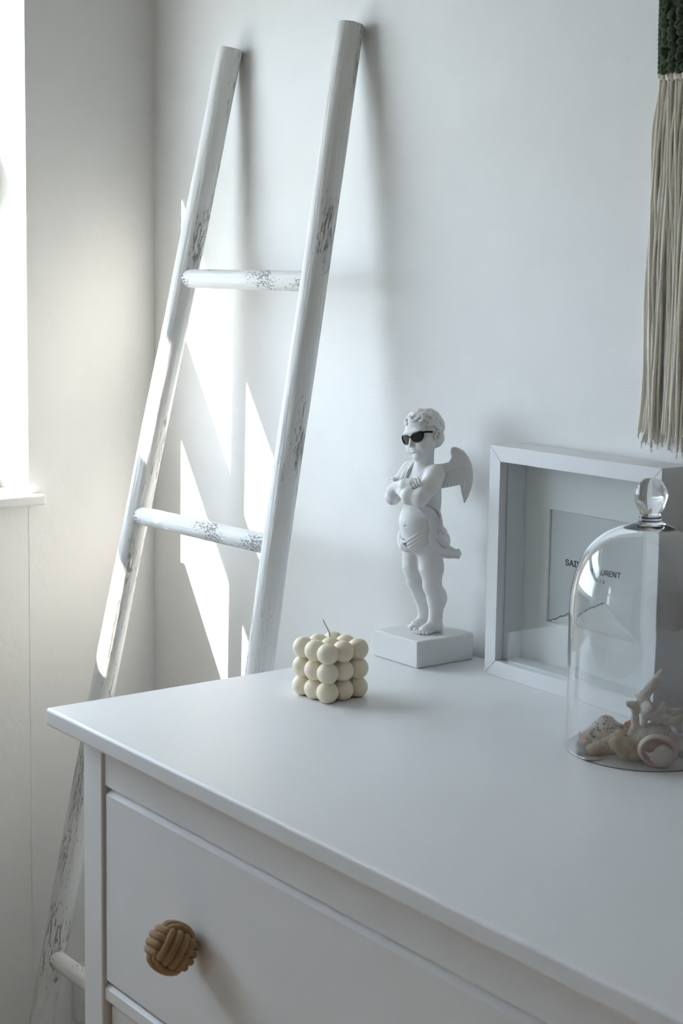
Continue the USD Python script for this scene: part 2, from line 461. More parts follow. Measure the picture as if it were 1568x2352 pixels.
def knot_strands():
    """Monkey's fist: three sets of four loops; each set rides over one of the others and dives under the third."""
    out = []
    R = .0205
    for axis in range(3):
        for al in (-28.5, -9.5, 9.5, 28.5):
            t = np.linspace(0, 2 * np.pi, 96, endpoint=False)
            c = R * math.sin(math.radians(al)); over = R * math.cos(math.radians(al)); under = R * .60
            f = np.clip((np.abs(np.cos(t)) - .50) / .30, 0, 1); f = f * f * (3 - 2 * f)
            rho = under + (over - under) * f
            x = rho * np.cos(t); y = rho * np.sin(t)
            z = c * (.80 + .20 * f)
            p = np.stack([x, y, z], 1) + rng.normal(0, .00010, (96, 3))
            out.append(tube(np.roll(p, axis, 1), .00345 * (1 + .025 * np.sin(t * 29 + al)), 12, closed=True))
    return out


strands = knot_strands()
n_cam = EYE - np.array([.879, -.503, .794]); n_cam /= np.linalg.norm(n_cam)
KROT = trimesh.transformations.euler_matrix(.0, .0, 0)[:3, :3]


def knot_frame():
    """Rows: the knot's own axes in world space: x faces the viewer's side, its strands (along y) rise to the upper right."""
    n = n_cam + .28 * right - .12 * up; n /= np.linalg.norm(n)
    d = right * math.cos(math.radians(58)) + up * math.sin(math.radians(58)); d -= n * (d @ n); d /= np.linalg.norm(d)
    return np.array([n, d, np.cross(n, d)])


KF = knot_frame()
kx = .8790 - DX0
for k, (z0, z1, rec) in enumerate(drawer_z):
    zc = .7945 if k == 0 else (z0 + z1) / 2
    for j, x in enumerate((kx, DW - kx)):
        y = PF + rec - .0246
        if k == 0 and j == 0:
            kn = part_xform('knob', dr, (x, y, zc), KF)
            tag(kn, 'round jute rope knot knob')
            for sm in strands:
                obj('rope_strand', sm, M['jute'], kn, smooth=True)
            core = trimesh.creation.icosphere(3, .0165)
            obj('knot_core', core, M['jute'], kn, smooth=True)
            first = kn
            st = tube([(0, .0, 0), (0, .0244, 0)], .0045, 16)
            st.apply_transform(np.vstack([np.hstack([KF, np.zeros((3, 1))]), [0, 0, 0, 1]]))   # into the knot's own frame
            obj('knob_stem', st, M['jute'], kn, smooth=40)
        else:
            q = UsdGeom.Xform.Define(stage, numbered(f'{dr.GetPath()}/knob'))
            q.GetPrim().GetReferences().AddInternalReference(first.GetPath())
            t = np.eye(4); t[:3, :3] = KF; t[3, :3] = (x, y, zc)
            q.GetPrim().GetAttribute('xformOp:transform').Set(Gf.Matrix4d(t.tolist()))
            q.GetPrim().SetInstanceable(True)

# ------------------------------------------------------------------ ladder leaning on the back wall
ld = thing('ladder', 'white limewashed wooden pole ladder leaning on the back wall in the corner', 'ladder', (0, 0, 0))
RR = .0165
railL = np.array([(.2270, -.0172, 1.6772), (.2010, -.071, 1.375), (.1740, -.128, 1.060), (.1530, -.171, .817), (.1350, -.226, .512), (.1300, -.247, .395), (.122, -.318, .0)])
railR = np.array([(.4869, -.0172, 1.6805), (.4940, -.070, 1.377), (.5000, -.127, 1.067), (.5070, -.151, .929), (.515, -.20, .66), (.53, -.318, .0)])


def rail_mesh(P, seed):
    """The rail in its own frame (z along the axis), slightly bowed, with an uneven hand-cut surface."""
    g = np.random.default_rng(seed)
    a, b = P[0], P[-1]; ax = (a - b) / np.linalg.norm(a - b); R = aim(ax, (1, 0, 0)); L = np.linalg.norm(a - b)
    loc = (P - b) @ R.T
    from scipy.interpolate import PchipInterpolator as PI
    o = np.argsort(loc[:, 2]); loc = loc[o]
    z = np.linspace(0, L, 420); cx, cyy = PI(loc[:, 2], loc[:, 0])(z), PI(loc[:, 2], loc[:, 1])(z)
    from scipy.ndimage import gaussian_filter1d
    cx, cyy = gaussian_filter1d(cx, 25, mode='nearest'), gaussian_filter1d(cyy, 25, mode='nearest')
    rad = RR * (1 + .012 * np.sin(z * 9 + seed) + .01 * np.sin(z * 23 + 2 * seed))
    tb = tube(np.stack([cx, cyy, z], 1), rad, 64)
    v = tb.vertices; c = np.stack([np.interp(v[:, 2], z, cx), np.interp(v[:, 2], z, cyy), v[:, 2]], 1)
    d = v - c; r = np.linalg.norm(d[:, :2], axis=1, keepdims=True)
    n = meshkit.fbm(np.c_[v[:, :2] * 230, v[:, 2:] * 9] + seed * 11, 3, seed) - .5
    k = np.where(r > .003, n[:, None] * .0016, 0)
    v = v + d / np.maximum(r, 1e-6) * k
    tb.vertices = v
    return tb, R, b


for P, sd in ((railL, 3), (railR, 5)):
    tb, R, b = rail_mesh(P, sd)
    x = stage.DefinePrim(numbered('/World/ladder/rail'), 'Mesh')
    me = usdkit.mesh(stage, str(x.GetPath()), tb, M['chipped'], smooth=35)
    t = np.eye(4); t[:3, :3] = R; t[3, :3] = b
    me.AddTransformOp().Set(Gf.Matrix4d(t.tolist()))


def on_rail(P, z):
    o = np.argsort(P[:, 2]); return np.array([np.interp(z, P[o, 2], P[o, k]) for k in range(3)])


for i, (zl, zr) in enumerate(((1.3765, 1.3765), (1.0600, 1.0645), (.752, .755), (.4530, .455), (.150, .15))):
    a, b = on_rail(railL, zl), on_rail(railR, zr); ax = b - a; L = np.linalg.norm(ax); R = aim(ax, (0, 1, 0))
    z = np.linspace(0, L, 120); tb = tube(np.stack([0 * z, 0 * z, z], 1), .0122 * (1 + .01 * np.sin(z * 40 + i)), 48)
    v = tb.vertices; r = np.linalg.norm(v[:, :2], axis=1, keepdims=True)
    n = meshkit.fbm(np.c_[v[:, :2] * 260, v[:, 2:] * 40] + i * 17, 3, i) - .5
    tb.vertices = v + np.c_[v[:, :2] / np.maximum(r, 1e-6) * n[:, None] * .0012 * (r > .003), 0 * r]
    me = usdkit.mesh(stage, numbered('/World/ladder/rung'), tb, M['chipped_rung'], smooth=35)
    t = np.eye(4); t[:3, :3] = R; t[3, :3] = a
    me.AddTransformOp().Set(Gf.Matrix4d(t.tolist()))

# ------------------------------------------------------------------ picture frame leaning on the back wall
PWD, PHT, PDP, RW = .2418, .2480, .0450, .0168
lean = math.asin(.0010 / PHT)
fm = trimesh.transformations.rotation_matrix(-lean, (1, 0, 0))[:3, :3]
pf = thing('picture_frame', 'white square box frame with a lettered print leaning on the wall behind the glass dome', 'picture frame', (.7865, -.0497, TOP), fm.T)


def rail_piece(side):
    o = .00003
    x0, x1, z0, z1 = 0, PWD, 0, PHT
    co = {'bottom': [(x0, z0), (x1, z0), (x1 - RW, z0 + RW), (x0 + RW, z0 + RW)], 'top': [(x0, z1), (x0 + RW, z1 - RW), (x1 - RW, z1 - RW), (x1, z1)],
          'left': [(x0, z0), (x0 + RW, z0 + RW), (x0 + RW, z1 - RW), (x0, z1)], 'right': [(x1, z0), (x1, z1), (x1 - RW, z1 - RW), (x1 - RW, z0 + RW)]}[side]
    poly = sg.Polygon(co).buffer(-o, join_style=2)
    e = trimesh.creation.extrude_polygon(poly, PDP - .0006)
    # small chamfer along the front: a second, slightly inset slice
    f = trimesh.creation.extrude_polygon(poly.buffer(-.00035, join_style=2), .0007)
    e.vertices = e.vertices[:, [0, 2, 1]] * [1, 1, 1] + [0, .0006, 0]
    f.vertices = f.vertices[:, [0, 2, 1]]
    e.invert(); f.invert()
    return trimesh.convex.convex_hull(np.vstack([e.vertices, f.vertices]))


for sd in ('bottom', 'top', 'left', 'right'):
    obj('frame_rail', rail_piece(sd), M['frame_white'], pf)
ix0, ix1, iz0, iz1 = RW, PWD - RW, RW, PHT - RW
obj('glass_pane', box((ix0 + .0002, .0084, iz0 + .0002), (ix1 - .0002, .0102, iz1 - .0002)), M['frame_glass'], pf)
lt = .0012
obj('spacer', cat([box((ix0, .0108, iz0), (ix0 + lt, .0362, iz1)), box((ix1 - lt, .0108, iz0), (ix1, .0362, iz1)), box((ix0 + lt, .0108, iz0), (ix1 - lt, .0362, iz0 + lt)), box((ix0 + lt, .0108, iz1 - lt), (ix1 - lt, .0362, iz1))]), M['frame_white'], pf)
ox0, ox1, oz0, oz1 = .0560, .1868, .0632, .1826
bev = .0012
mo = m3.Manifold.cube((ix1 - ix0 - .0002, .0016, iz1 - iz0 - .0002)).translate((ix0 + .0001, .0364, iz0 + .0001))
cut = m3.Manifold.hull_points([(x, y, z) for y, e in ((.0360, bev), (.0384, -.0003)) for x in (ox0 - e, ox1 + e) for z in (oz0 - e, oz1 + e)])
obj('mat_board', to_tri(mo - cut), M['mat_board'], pf)
# the print: grey sheet with its lower edge torn to a peak over a white backing
g2 = np.random.default_rng(5)
xs = np.linspace(ox0 - .003, ox1 + .003, 60); pk = .1325
zz = np.where(xs < pk, np.interp(xs, [ox0 - .003, .088, pk], [.0615, .0775, .0975]), np.interp(xs, [pk, .150, ox1], [.0975, .084, .0635])) + g2.normal(0, .00055, 60)
sheet = sg.Polygon([*zip(xs, zz), (ox1 + .003, oz1 + .003), (ox0 - .003, oz1 + .003)])
pr = part_xform('print', pf)


def flat(poly, y0, y1):
    e = trimesh.creation.extrude_polygon(poly, y1 - y0); e.vertices = e.vertices[:, [0, 2, 1]] + [0, y0, 0]; e.invert(); return e


obj('print_sheet', flat(sheet, .0385, .0388), M['print_grey'], pr)
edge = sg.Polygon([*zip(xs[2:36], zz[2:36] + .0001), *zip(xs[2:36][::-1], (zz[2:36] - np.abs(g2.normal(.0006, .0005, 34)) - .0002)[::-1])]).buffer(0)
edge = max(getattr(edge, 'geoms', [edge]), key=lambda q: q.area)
obj('torn_edge_shade', flat(edge, .0384, .0389), M['torn_shade'], pr)  # dark strip left of the peak: the ripped edge's shadow, put into colour


def lettering(text, h, width, cx, z, y, bold=False, spread=0.0):
    if spread:
        ms, x = [], 0.0
        for ch in text:
            q = meshkit.text_mesh(ch, h, .0002, bold); w = q.bounds[1, 0] - q.bounds[0, 0]; q.apply_translation((x - q.bounds[0, 0], 0, 0)); ms.append(q); x += w + spread
        t = trimesh.util.concatenate(ms)
    else:
        t = meshkit.text_mesh(text, h, .0002, bold)
    b = t.bounds; s = width / (b[1, 0] - b[0, 0]) if width else 1.0
    v = t.vertices; t.vertices = np.c_[(v[:, 0] - (b[0, 0] + b[1, 0]) / 2) * s + cx, y - v[:, 2], v[:, 1] + z]
    return t


obj('lettering', lettering('SAINT LAURENT', .0062, .0765, .1172, .1268, .0385, True), M['ink'], pr)
obj('lettering', lettering('PARIS', .0036, None, .1172, .1178, .0385, False, .0036), M['ink'], pr)
obj('backing_board', box((ix0 + .0005, .0391, iz0 + .0005), (ix1 - .0005, .0440, iz1 - .0005)), M['mat_board'], pf)

# ------------------------------------------------------------------ bubble candle
S_, RB = .0195, .01115
ca, sa = math.cos(math.radians(3)), math.sin(math.radians(3))
cd = thing('bubble_candle', 'ivory wax candle cube made of round bubbles, unlit', 'candle', (.7675, -.2425, TOP), [(ca, sa, 0), (-sa, ca, 0), (0, 0, 1)])
sph = trimesh.creation.icosphere(4, RB)
for i in (-1, 0, 1):
    for j in (-1, 0, 1):
        for k in range(3):
            q = sph.copy(); q.vertices[:, 2] = np.where(q.vertices[:, 2] < -RB * .93, -RB * .93, q.vertices[:, 2])
            q.vertices *= 1 + .012 * rng.standard_normal()
            q.apply_translation((i * S_, j * S_, RB * .93 + k * S_ - .0004))
            q.vertices[:, 2] = np.maximum(q.vertices[:, 2], .0001)
            obj('wax_ball', q, M['wax'], cd, smooth=True)
zt = RB * 1.93 + 2 * S_
obj('wick', tube([(0, 0, zt - .004), (-.0015, -.0005, zt + .004), (-.0035, -.0015, zt + .008), (-.0070, -.003, zt + .014), (-.0085, -.0035, zt + .0168)], [.0009, .0009, .0009, .0008, .0007], 8), M['wick'], cd, smooth=True)

#@CHERUB
# ------------------------------------------------------------------ plaster cherub (sculpted in millimetres: x his left, y his back, z up, origin on the plinth)
CX, CY, PZ = .6955, -.0592, .0302
ch = thing('cherub_statue', 'white plaster cherub statue with folded arms, wings and black sunglasses on a square plinth', 'statue', (CX, CY, TOP))
pl = Clay((-42, -45, -1), (42, 45, 32), .9)


def plinth_sdf(x, y, z):
    q = [np.abs(x) - 38.4 + 2.0 + np.maximum(0, 6 - z) * .10 + .25 * np.sin(z * .14 + y * .05), np.abs(y) - 40.9 + 2.0 + np.maximum(0, 6 - z) * .05 + .25 * np.sin(x * .06), np.abs(z - 15.1) - 15.1 + 2.0 + 0 * x]
    return np.sqrt(sum(np.maximum(a, 0) ** 2 for a in q)) + np.minimum(np.maximum(np.maximum(q[0], q[1]), q[2]), 0) - 2.0


pl.put(plinth_sdf, (-40, -43, 0), (40, 43, 31), .01)
MMS = trimesh.transformations.scale_matrix(.001)


def mm_obj(name, me, material, parent, dz=PZ * 1000, smooth=True, **kw):
    me = me.copy(); me.apply_translation((0, 0, dz)); me.apply_transform(MMS)
    return obj(name, me, material, parent, smooth=smooth, **kw)


mm_obj('plinth', pl.mesh(2), M['plinth'], ch, 0)

E3 = lambda a, b, c: trimesh.transformations.euler_matrix(*[math.radians(v) for v in (a, b, c)])[:3, :3]
HT = np.array([-1.0, -4.4, 221.0]); HS = .905
HR = E3(4, -14, 2)                                                # head frame -> statue: tipped down a little, leaning to his right


def hd(p):
    return HT + HS * (np.asarray(p, float) @ HR.T)


B = Clay((-46, -48, -1), (42, 32, 252), .6)
# torso
B.ball((0, -5, 104), (24, 21, 17), 6)
B.ball((0, -9.5, 124), (24.5, 21.5, 22), 10)
B.ball((0, -5, 150), (22.5, 19, 24), 12)
B.ball((0, -4, 170), (23, 16.5, 14), 10)
B.cone((-20, -5, 178), (20, -5, 178), 9.5, 9.5, 8)
B.ball((9, -14, 168), (10, 7, 8), 6); B.ball((-9, -14, 168), (10, 7, 8), 6)
B.ball((10.5, 11, 103), (12.5, 12, 13), 6); B.ball((-10.5, 11, 103), (12.5, 12, 13), 6)
B.cone((0, -4, 186), (0, -4, 198), 10.5, 10.5, 7)
# legs
LEG = {'L': [(12, -4, 96), (12.5, -1.5, 74), (12.5, .5, 53), (13, 6.5, 38), (12.5, 6, 17), (12.5, 6, 8)],
       'R': [(-10, -8, 96), (-10.6, -6.8, 72), (-11.4, -3.2, 55), (-12, 6.0, 39), (-12, 10.5, 20), (-12, 11.5, 9)]}
for s, P in LEG.items():
    B.chain(P, [13.6, 12.8, 9.4, 9.8, 6.8, 6.8] if s == 'R' else [14.2, 13.4, 9.8, 10.2, 7.0, 7.0], 4)
    kn = np.array(P[2]); B.ball(kn + (0, -5.5, .5), (6.5, 5, 6.0), 4)
    B.ball(np.array(P[3]) + (0, 3.5, 2), (8.5, 7.5, 12), 4)
    an = np.array(P[5]); f = np.array([-.10 if s == 'L' else -.16, -1, 0]); f /= np.linalg.norm(f); lat = np.array([-f[1], f[0], 0]); lat *= np.sign(lat[0])
    hl = np.array([an[0], an[1] + 2.5, 0])
    B.ball(hl + (0, .5, 5.5), (6.6, 7.2, 6.4), 4)
    sh = 5.5 if s == 'L' else 7.5
    B.cone(hl + f * 5 + (0, 0, 9), hl + f * (22 - sh) + (0, 0, 4.6), 6.4, 4.8, 5)
    B.ball(hl + f * (20 - sh) + (0, 0, 3.8), (8.0, 7.5, 4.0), 4)
    sd = 1 if s == 'L' else -1
    for i, (o, l, r) in enumerate(((-5.6, 33.5, 3.3), (-1.8, 32.8, 2.5), (1.4, 31.2, 2.4), (4.3, 29.0, 2.3), (6.9, 26.2, 2.2))):
        a = hl + lat * o * sd + f * (l - 9 - sh) + (0, 0, 3.4); t = hl + lat * (o * 1.06) * sd + f * (l - r - sh) + (0, 0, r * .95)
        B.cone(a, t, r * .9, r, .7)
# arms: right forearm over the left one
B.chain([(21.8, -6, 180.5), (26.2, -18, 168), (26.5, -31, 155.5)], [10.0, 9.6, 8.8], 4)
B.chain([(27, -31, 155.5), (14, -36.5, 156.5), (3, -35, 159)], [8.8, 8.6, 6.0], 3)
B.chain([(-22.5, -6, 180), (-29, -14, 164), (-30.5, -23, 149.5)], [10.0, 9.4, 8.4], 4)
B.chain([(-30.5, -23, 149.5), (-19, -30.5, 157), (-7, -31.5, 166)], [8.6, 8.4, 5.4], 3)
# his right hand on the left upper arm
B.chain([(-5, -32.0, 166), (4, -33.0, 167.6), (13.0, -31.0, 169.2)], [5.8, 7.2, 7.0], 2.0)
B.ball((17.0, -30.0, 170.6), (6.0, 5.0, 4.6), 2.0)
for i in range(4):
    kk = np.array((16.2, -35.2, 169.0)) + np.array((2.75, 1.25, 1.75)) * i
    B.chain([kk + (-3.0, .6, 2.6), kk, kk + (1.8, .1, -2.4), kk + (2.8, 1.8, -4.2)], [1.3, 1.75, 1.65, 1.5], .25)
# his left hand tucked under, fingers on the right upper arm
B.chain([(3, -35, 159), (-10, -30, 161), (-20, -26, 164)], [6.0, 6.0, 5.4], 2)
for i in range(4):
    z = 170.5 - i * 3.4
    B.chain([(-24, -27, z), (-31, -27 + .3 * i, z + .2), (-36.5, -23 + .3 * i, z - .6)], [2.3, 2.1, 1.9], .6)
# head and face
B.ball(hd((0, 1.8, 8)), np.array((22.3, 23.0, 21.5)) * HS, 6, rot=HR)
B.ball(hd((0, -6.0, -8)), np.array((18.5, 16.5, 17.5)) * HS, 7, rot=HR)
for sx in (1, -1):
    B.ball(hd((10.0 * sx, -11.6, -13.4)), 9.6 * HS, 5)
    B.ball(hd((8.5 * sx, -18.2, 5.0)), np.array((8, 4.0, 3.0)) * HS, 5, rot=HR)
    B.ball(hd((9 * sx, -24.5, -1.5)), np.array((6.5, 4.6, 3.4)) * HS, 4, op='cut', rot=HR)
    B.ball(hd((9 * sx, -17.0, -1.6)), 4.6 * HS, 1.5)
    B.ball(hd((2.9 * sx, -21.9, -10.6)), 2.2 * HS, 1.4)
    B.ball(hd((1.6 * sx, -23.4, -12.2)), .8 * HS, .6, op='cut')
B.ball(hd((0, -15.6, -24.0)), np.array((6.4, 5.6, 5.0)) * HS, 4, rot=HR)
B.ball(hd((0, -10.5, -26)), np.array((10, 8, 4.6)) * HS, 5, rot=HR)
B.cone(hd((0, -20.8, -1)), hd((0, -23.9, -9.4)), 2.2 * HS, 3.1 * HS, 2.4)
B.ball(hd((0, -19.0, -16.6)), np.array((6.4, 4, 4.0)) * HS, 3, rot=HR)
for sx in (1, -1):
    B.cone(hd((1.3 * sx, -22.2, -14.9)), hd((4.4 * sx, -20.6, -16.2)), 1.15 * HS, .8 * HS, .8)
B.cone(hd((-2.0, -21.3, -18.0)), hd((2.0, -21.3, -18.0)), 1.4 * HS, 1.4 * HS, 1.0)
B.cone(hd((-4.2, -22.3, -16.5)), hd((0, -23.6, -16.4)), .5 * HS, .65 * HS, .5, op='cut')
B.cone(hd((0, -23.6, -16.4)), hd((4.2, -22.3, -16.5)), .65 * HS, .5 * HS, .5, op='cut')
B.ball(hd((0, -22.0, -20.6)), np.array((4, 1.3, 1.0)) * HS, 1.2, op='cut', rot=HR)
for sx in (1, -1):                                                  # ears
    ea = [(20.6, -2.5, -9), (21.6, -2.6, -5), (22.6, .2, -.6), (23.2, 3.8, .2), (23.0, 6.0, -2.6), (22.0, 5.0, -6.6), (21.0, 2.0, -10.4), (20.2, -1.0, -11)]
    B.chain([hd((x * sx, y, z)) for x, y, z in ea], [1.1, 1.1, 1.3, 1.4, 1.4, 1.3, 1.7, 1.3], .6)
    B.chain([hd((x * sx, y, z)) for x, y, z in ((21.4, -.6, -3.6), (22.0, 2.2, -3.0), (21.6, 2.6, -6.0))], [.9, .9, .8], .5)
# navel, chest crease, knees' dimples
B.ball((1.5, -31.2, 121.5), (1.5, 2.2, 1.2), 1.2, op='cut')
B.cone((0, -23.5, 178), (0, -22.5, 166), .8, 1.0, 3, op='cut')
mm_obj('body', B.mesh(2), M['plaster'], ch)

# ---- hair: a cap of wavy locks
Hc = Clay((-32, -34, 196), (30, 30, 256), .56)
Hc.ball(hd((0, 4.0, 9)), np.array((22.6, 22.4, 21.0)) * HS, 2, rot=HR)
Hc.ball(hd((0, 9, -6)), np.array((19.5, 15.5, 14)) * HS, 3, rot=HR)
Hc.ball(hd((0, -19, -6)), np.array((27, 19, 21)) * HS, 3, op='cut', rot=HR)
for sx in (1, -1):
    Hc.ball(hd((22 * sx, 0, -7)), np.array((8, 8, 9.5)) * HS, 2, op='cut', rot=HR)
Hc.ball(hd((0, 4, -33)), np.array((30, 30, 14)) * HS, 3, op='cut', rot=HR)
hg = np.random.default_rng(12)
cranium = np.array((22.7, 23.0, 21.7)); cc = np.array((0, 2.4, 8.4))


def scalp(th, ph, lift=1.0):                                        # th from the crown, ph round from the front towards his left
    d = np.array([math.sin(th) * math.sin(ph), -math.sin(th) * math.cos(ph), math.cos(th)])
    d = E3(-20, 0, 0) @ d                                              # the crown sits towards the back
    p = cc + d * cranium * lift
    if p[2] < 2:                                                       # below the widest part the hair follows the nape
        f = 1 - .012 * (2 - p[2]); p[0] *= f; p[1] = 2 + (p[1] - 2) * f
    return p


def lock(pts, r0, r1, k=.5):
    n = len(pts); Hc.chain([hd(p) for p in pts], np.interp(np.linspace(0, 1, n), [0, .35, 1], [r0 * .6, r0, r1]) * HS, k * 1.5)


for ring, (t0, n, ln) in enumerate(((.05, 6, .70), (.45, 10, .70), (.90, 13, .62), (1.28, 14, .52), (1.62, 12, .46), (1.92, 9, .34))):
    for i in range(n):
        ph = (i + .5 * (ring % 2) + hg.uniform(-.15, .15)) / n * 2 * math.pi
        fr = math.cos(ph)
        if (ring == 3 and fr > .42) or (ring == 4 and fr > -.20) or (ring == 5 and fr > -.35):
            continue
        sw = 1 if (i + ring) % 2 else -1; k = hg.uniform(.8, 1.2)
        for o, rr in ((-.085, 1.5), (.005, 1.9), (.09, 1.4)):          # three strands wave together and hook at the tip
            pts = []
            for u in np.linspace(0, 1, 10):
                th = t0 + ln * u; st = max(math.sin(th), .33)
                pts.append(scalp(th, ph + (o * (1 - .6 * u) * 2.0 + sw * .17 * k * math.sin(u * 4.2)) / st, 1.0 + .045 * math.sin(u * math.pi) + .012 * u))
            lock(pts, rr, .6)
# a rolled forelock and a few sweeping locks round the hairline
for ph, t0, ln, sw, R_ in ((-.30, 1.12, .52, -1, 6.4), (.72, 1.10, .50, 1, 5.4), (1.20, 1.12, .50, 1, 5.0), (-.85, 1.02, .50, -1, 5.2), (1.62, 1.22, .50, -1, 5.0), (-1.3, 1.14, .50, -1, 5.0)):
    for o, rr in ((-1.5, 1.2), (-.2, 1.6), (1.1, 1.3)):
        pts = []
        for u in np.linspace(0, 1, 14):
            a_ = -.6 + u * 3.9; r_ = (R_ + o) * (1 - .30 * u)
            st = max(math.sin(t0 + .3), .5)
            pts.append(scalp(t0 + ln * .45 - math.cos(a_) * r_ / 22, ph + sw * (math.sin(a_) * r_ - 2) / 22 / st, 1.035 + .06 * math.sin(u * math.pi)))
        lock(pts, rr, .6)
for ph0, ph1, t_, w in ((-.15, .55, .86, .05), (-.05, .75, .98, .06), (.1, 1.0, .74, .06), (.5, 1.3, .98, .05), (-.3, -.95, .80, .05)):
    for o, rr in ((-.07, 1.2), (.0, 1.5), (.07, 1.2)):
        pts = [scalp(t_ + o + w * math.sin(u * 6.0) + .22 * u * u, ph0 + (ph1 - ph0) * u, 1.05 + .03 * math.sin(u * math.pi)) for u in np.linspace(0, 1, 12)]
        lock(pts, rr, .6)
mm_obj('hair', Hc.mesh(1), M['plaster'], ch)

# ---- wings
WOUT = np.array([(585, 592), (640, 590), (690, 580), (712, 540), (702, 495), (712, 464), (735, 455), (770, 466), (810, 490), (850, 545), (870, 590), (882, 650), (886, 705), (880, 765), (868, 815), (850, 862),
                 (822, 917), (811, 902), (806, 868), (795, 832), (790, 790), (781, 766), (755, 772), (700, 783), (650, 791), (585, 778)], float)
WO2 = np.c_[(WOUT[:, 0] - 640) / 6.95, -(WOUT[:, 1] - 690) / 7.27]
WO2[:, 1] += .06 * WO2[:, 0]
wpoly = sg.Polygon(WO2)
import shapely
gw = np.arange(-9, 36, .35); gz = np.arange(-34, 36, .35)
WW, ZZ = np.meshgrid(gw, gz, indexing='ij')
pts2 = shapely.points(WW, ZZ)
dist = np.where(shapely.contains(wpoly, pts2), 1, -1) * shapely.distance(wpoly.exterior, pts2)
lead = sg.LineString(WO2[6:17])
sl = shapely.distance(lead, pts2)                                   # distance from the leading edge
fe = (sl + .5 * np.sin(ZZ * .3)) / 3.3; fr_ = fe - np.floor(fe)
thick = np.where(dist > 0, 1.7 * np.sqrt(np.clip(dist / 2.2, 0, 1)) + 1.0 * (fr_ ** .7 - .5) * (sl > 5.0), np.maximum(dist, -3))
cov = np.clip((ZZ - (2 + .30 * WW + 1.3 * np.abs(np.sin(WW * .62)))) / .6, 0, 1)
thick += np.where(dist > 0, cov * .8 * np.clip(dist / 2, 0, 1) + cov * .4 * np.sin(WW * 1.5 + ZZ * .8) * np.sin(ZZ * 1.3), 0)
from scipy.ndimage import map_coordinates, gaussian_filter
thick = gaussian_filter(thick, .6)


def make_wing(sx):
    a = math.radians(46 if sx > 0 else 32); wx, wy = math.cos(a) * sx, math.sin(a); root = np.array((9.5 * sx, 13.2, 175.0))
    lo = np.array((-44, 5, 138)) if sx < 0 else np.array((2, 5, 138)); hi = np.array((-2, 46, 214)) if sx < 0 else np.array((44, 46, 214))
    C_ = Clay(lo, hi, .6)

    def f(x, y, z):
        w = (x - root[0]) * wx + (y - root[1]) * wy + 0 * z; n = -(x - root[0]) * wy * sx + (y - root[1]) * wx * sx + 0 * z
        v = z - root[2] + 0 * w
        q = map_coordinates(sl, [(w - gw[0]) / .35, (v - gz[0]) / .35], order=1, mode='nearest')
        n = n + .008 * (w - 6) ** 2 - .0016 * v ** 2 + .16 * np.maximum(0, 5.5 - q) ** 1.35
        t = map_coordinates(thick, [(w - gw[0]) / .35, (v - gz[0]) / .35], order=1, mode='nearest')
        return (np.abs(n) - t) * .75
    C_.put(f, lo, hi, .01)
    return C_.mesh(1)


for sx in (1, -1):
    mm_obj('wing', make_wing(sx), M['plaster'], ch)

# ---- loincloth, sash, shoulder drape
Dp = Clay((-36, -50, 72), (46, 46, 150), .7)


def swag(p, r, k=1.4):
    p = np.asarray(p, float); t = np.linspace(0, 1, 26); s_ = np.linspace(0, 1, len(p))
    from scipy.interpolate import CubicSpline
    cs = CubicSpline(s_, p)
    rr = np.interp(t, np.linspace(0, 1, len(np.atleast_1d(r))), np.atleast_1d(r)) if np.ndim(r) else np.full(26, r)
    return [tuple(q) for q in cs(t)], rr


Dp.ball((0, -4, 103), (22.6, 21.0, 7.5), 3)
Dp.ball((0, -11, 98.0), (10, 13.0, 6), 5)
Dp.ball((-7.0, -23.2, 101.5), (5, 3.6, 4.4), 2)
for p, r, k in ((((-20.8, 4, 117), (-21.8, -8, 115), (-20.2, -17.5, 110), (-12, -25.0, 101.5), (-3, -26.6, 96)), (1.8, 2.2, 2.8, 3.2, 2.4), 3),
                (((-21.4, 4, 113), (-21.6, -7, 110), (-18.0, -17.5, 104.5), (-9, -24, 98.5), (0, -25.0, 94.5)), (1.8, 2.4, 2.9, 2.9, 2.2), 3),
                (((23.6, -6, 131), (19.6, -18.4, 120.5), (11, -25.8, 111), (1, -28.8, 104), (-8, -27.8, 106)), (1.2, 1.4, 1.5, 1.5, 1.1), .7),
                (((24.0, -5, 126), (20.2, -17.6, 115.5), (11, -25.4, 106.5), (3, -28.0, 100.5)), (1.3, 1.6, 1.7, 1.4), .9),
                (((24.2, -3, 122), (20.6, -16.6, 111.5), (12, -24.2, 103), (3, -27.2, 97)), (1.3, 1.6, 1.8, 1.5), .9),
                (((24.4, -2, 117.5), (21.0, -15.4, 107.5), (13, -22.8, 100), (4, -26.2, 95)), (1.4, 1.7, 1.8, 1.5), 1.0),
                (((24.4, -2, 113), (21.6, -13.6, 103.5), (14.5, -20.8, 97.5), (6, -24.6, 94)), (1.4, 1.8, 1.8, 1.5), 1.0),
                (((24.0, 0, 108), (22.0, -11, 100.5), (16, -17.8, 96.5), (9, -22.1, 93.5)), (1.5, 1.8, 1.7, 1.4), 1.2),
                (((-9, -27.6, 105), (-4, -29.0, 100.5), (2, -28.4, 97)), (1.0, 1.4, 1.0), .7),
                (((-6, -27.4, 101.5), (-2, -28.4, 98), (3, -27.4, 95)), (.9, 1.4, 1.0), .7),
                (((24.5, -4, 121), (21, 8, 116), (9, 15.5, 112), (-10, 14.5, 111), (-22, 2, 111)), (2.0, 2.2, 2.6, 2.6, 2.0), 3),
                (((24.5, 0, 110), (21, 11, 106), (9, 18.5, 103), (-10, 17.5, 102), (-22.5, 0, 106)), (2.2, 2.6, 3.6, 3.6, 2.2), 4)):
    Dp.chain(*swag(p, r), k)
mm_obj('loincloth', Dp.mesh(2), M['plaster'], ch)
Ss = Clay((4, -48, 74), (52, 46, 156), .62)
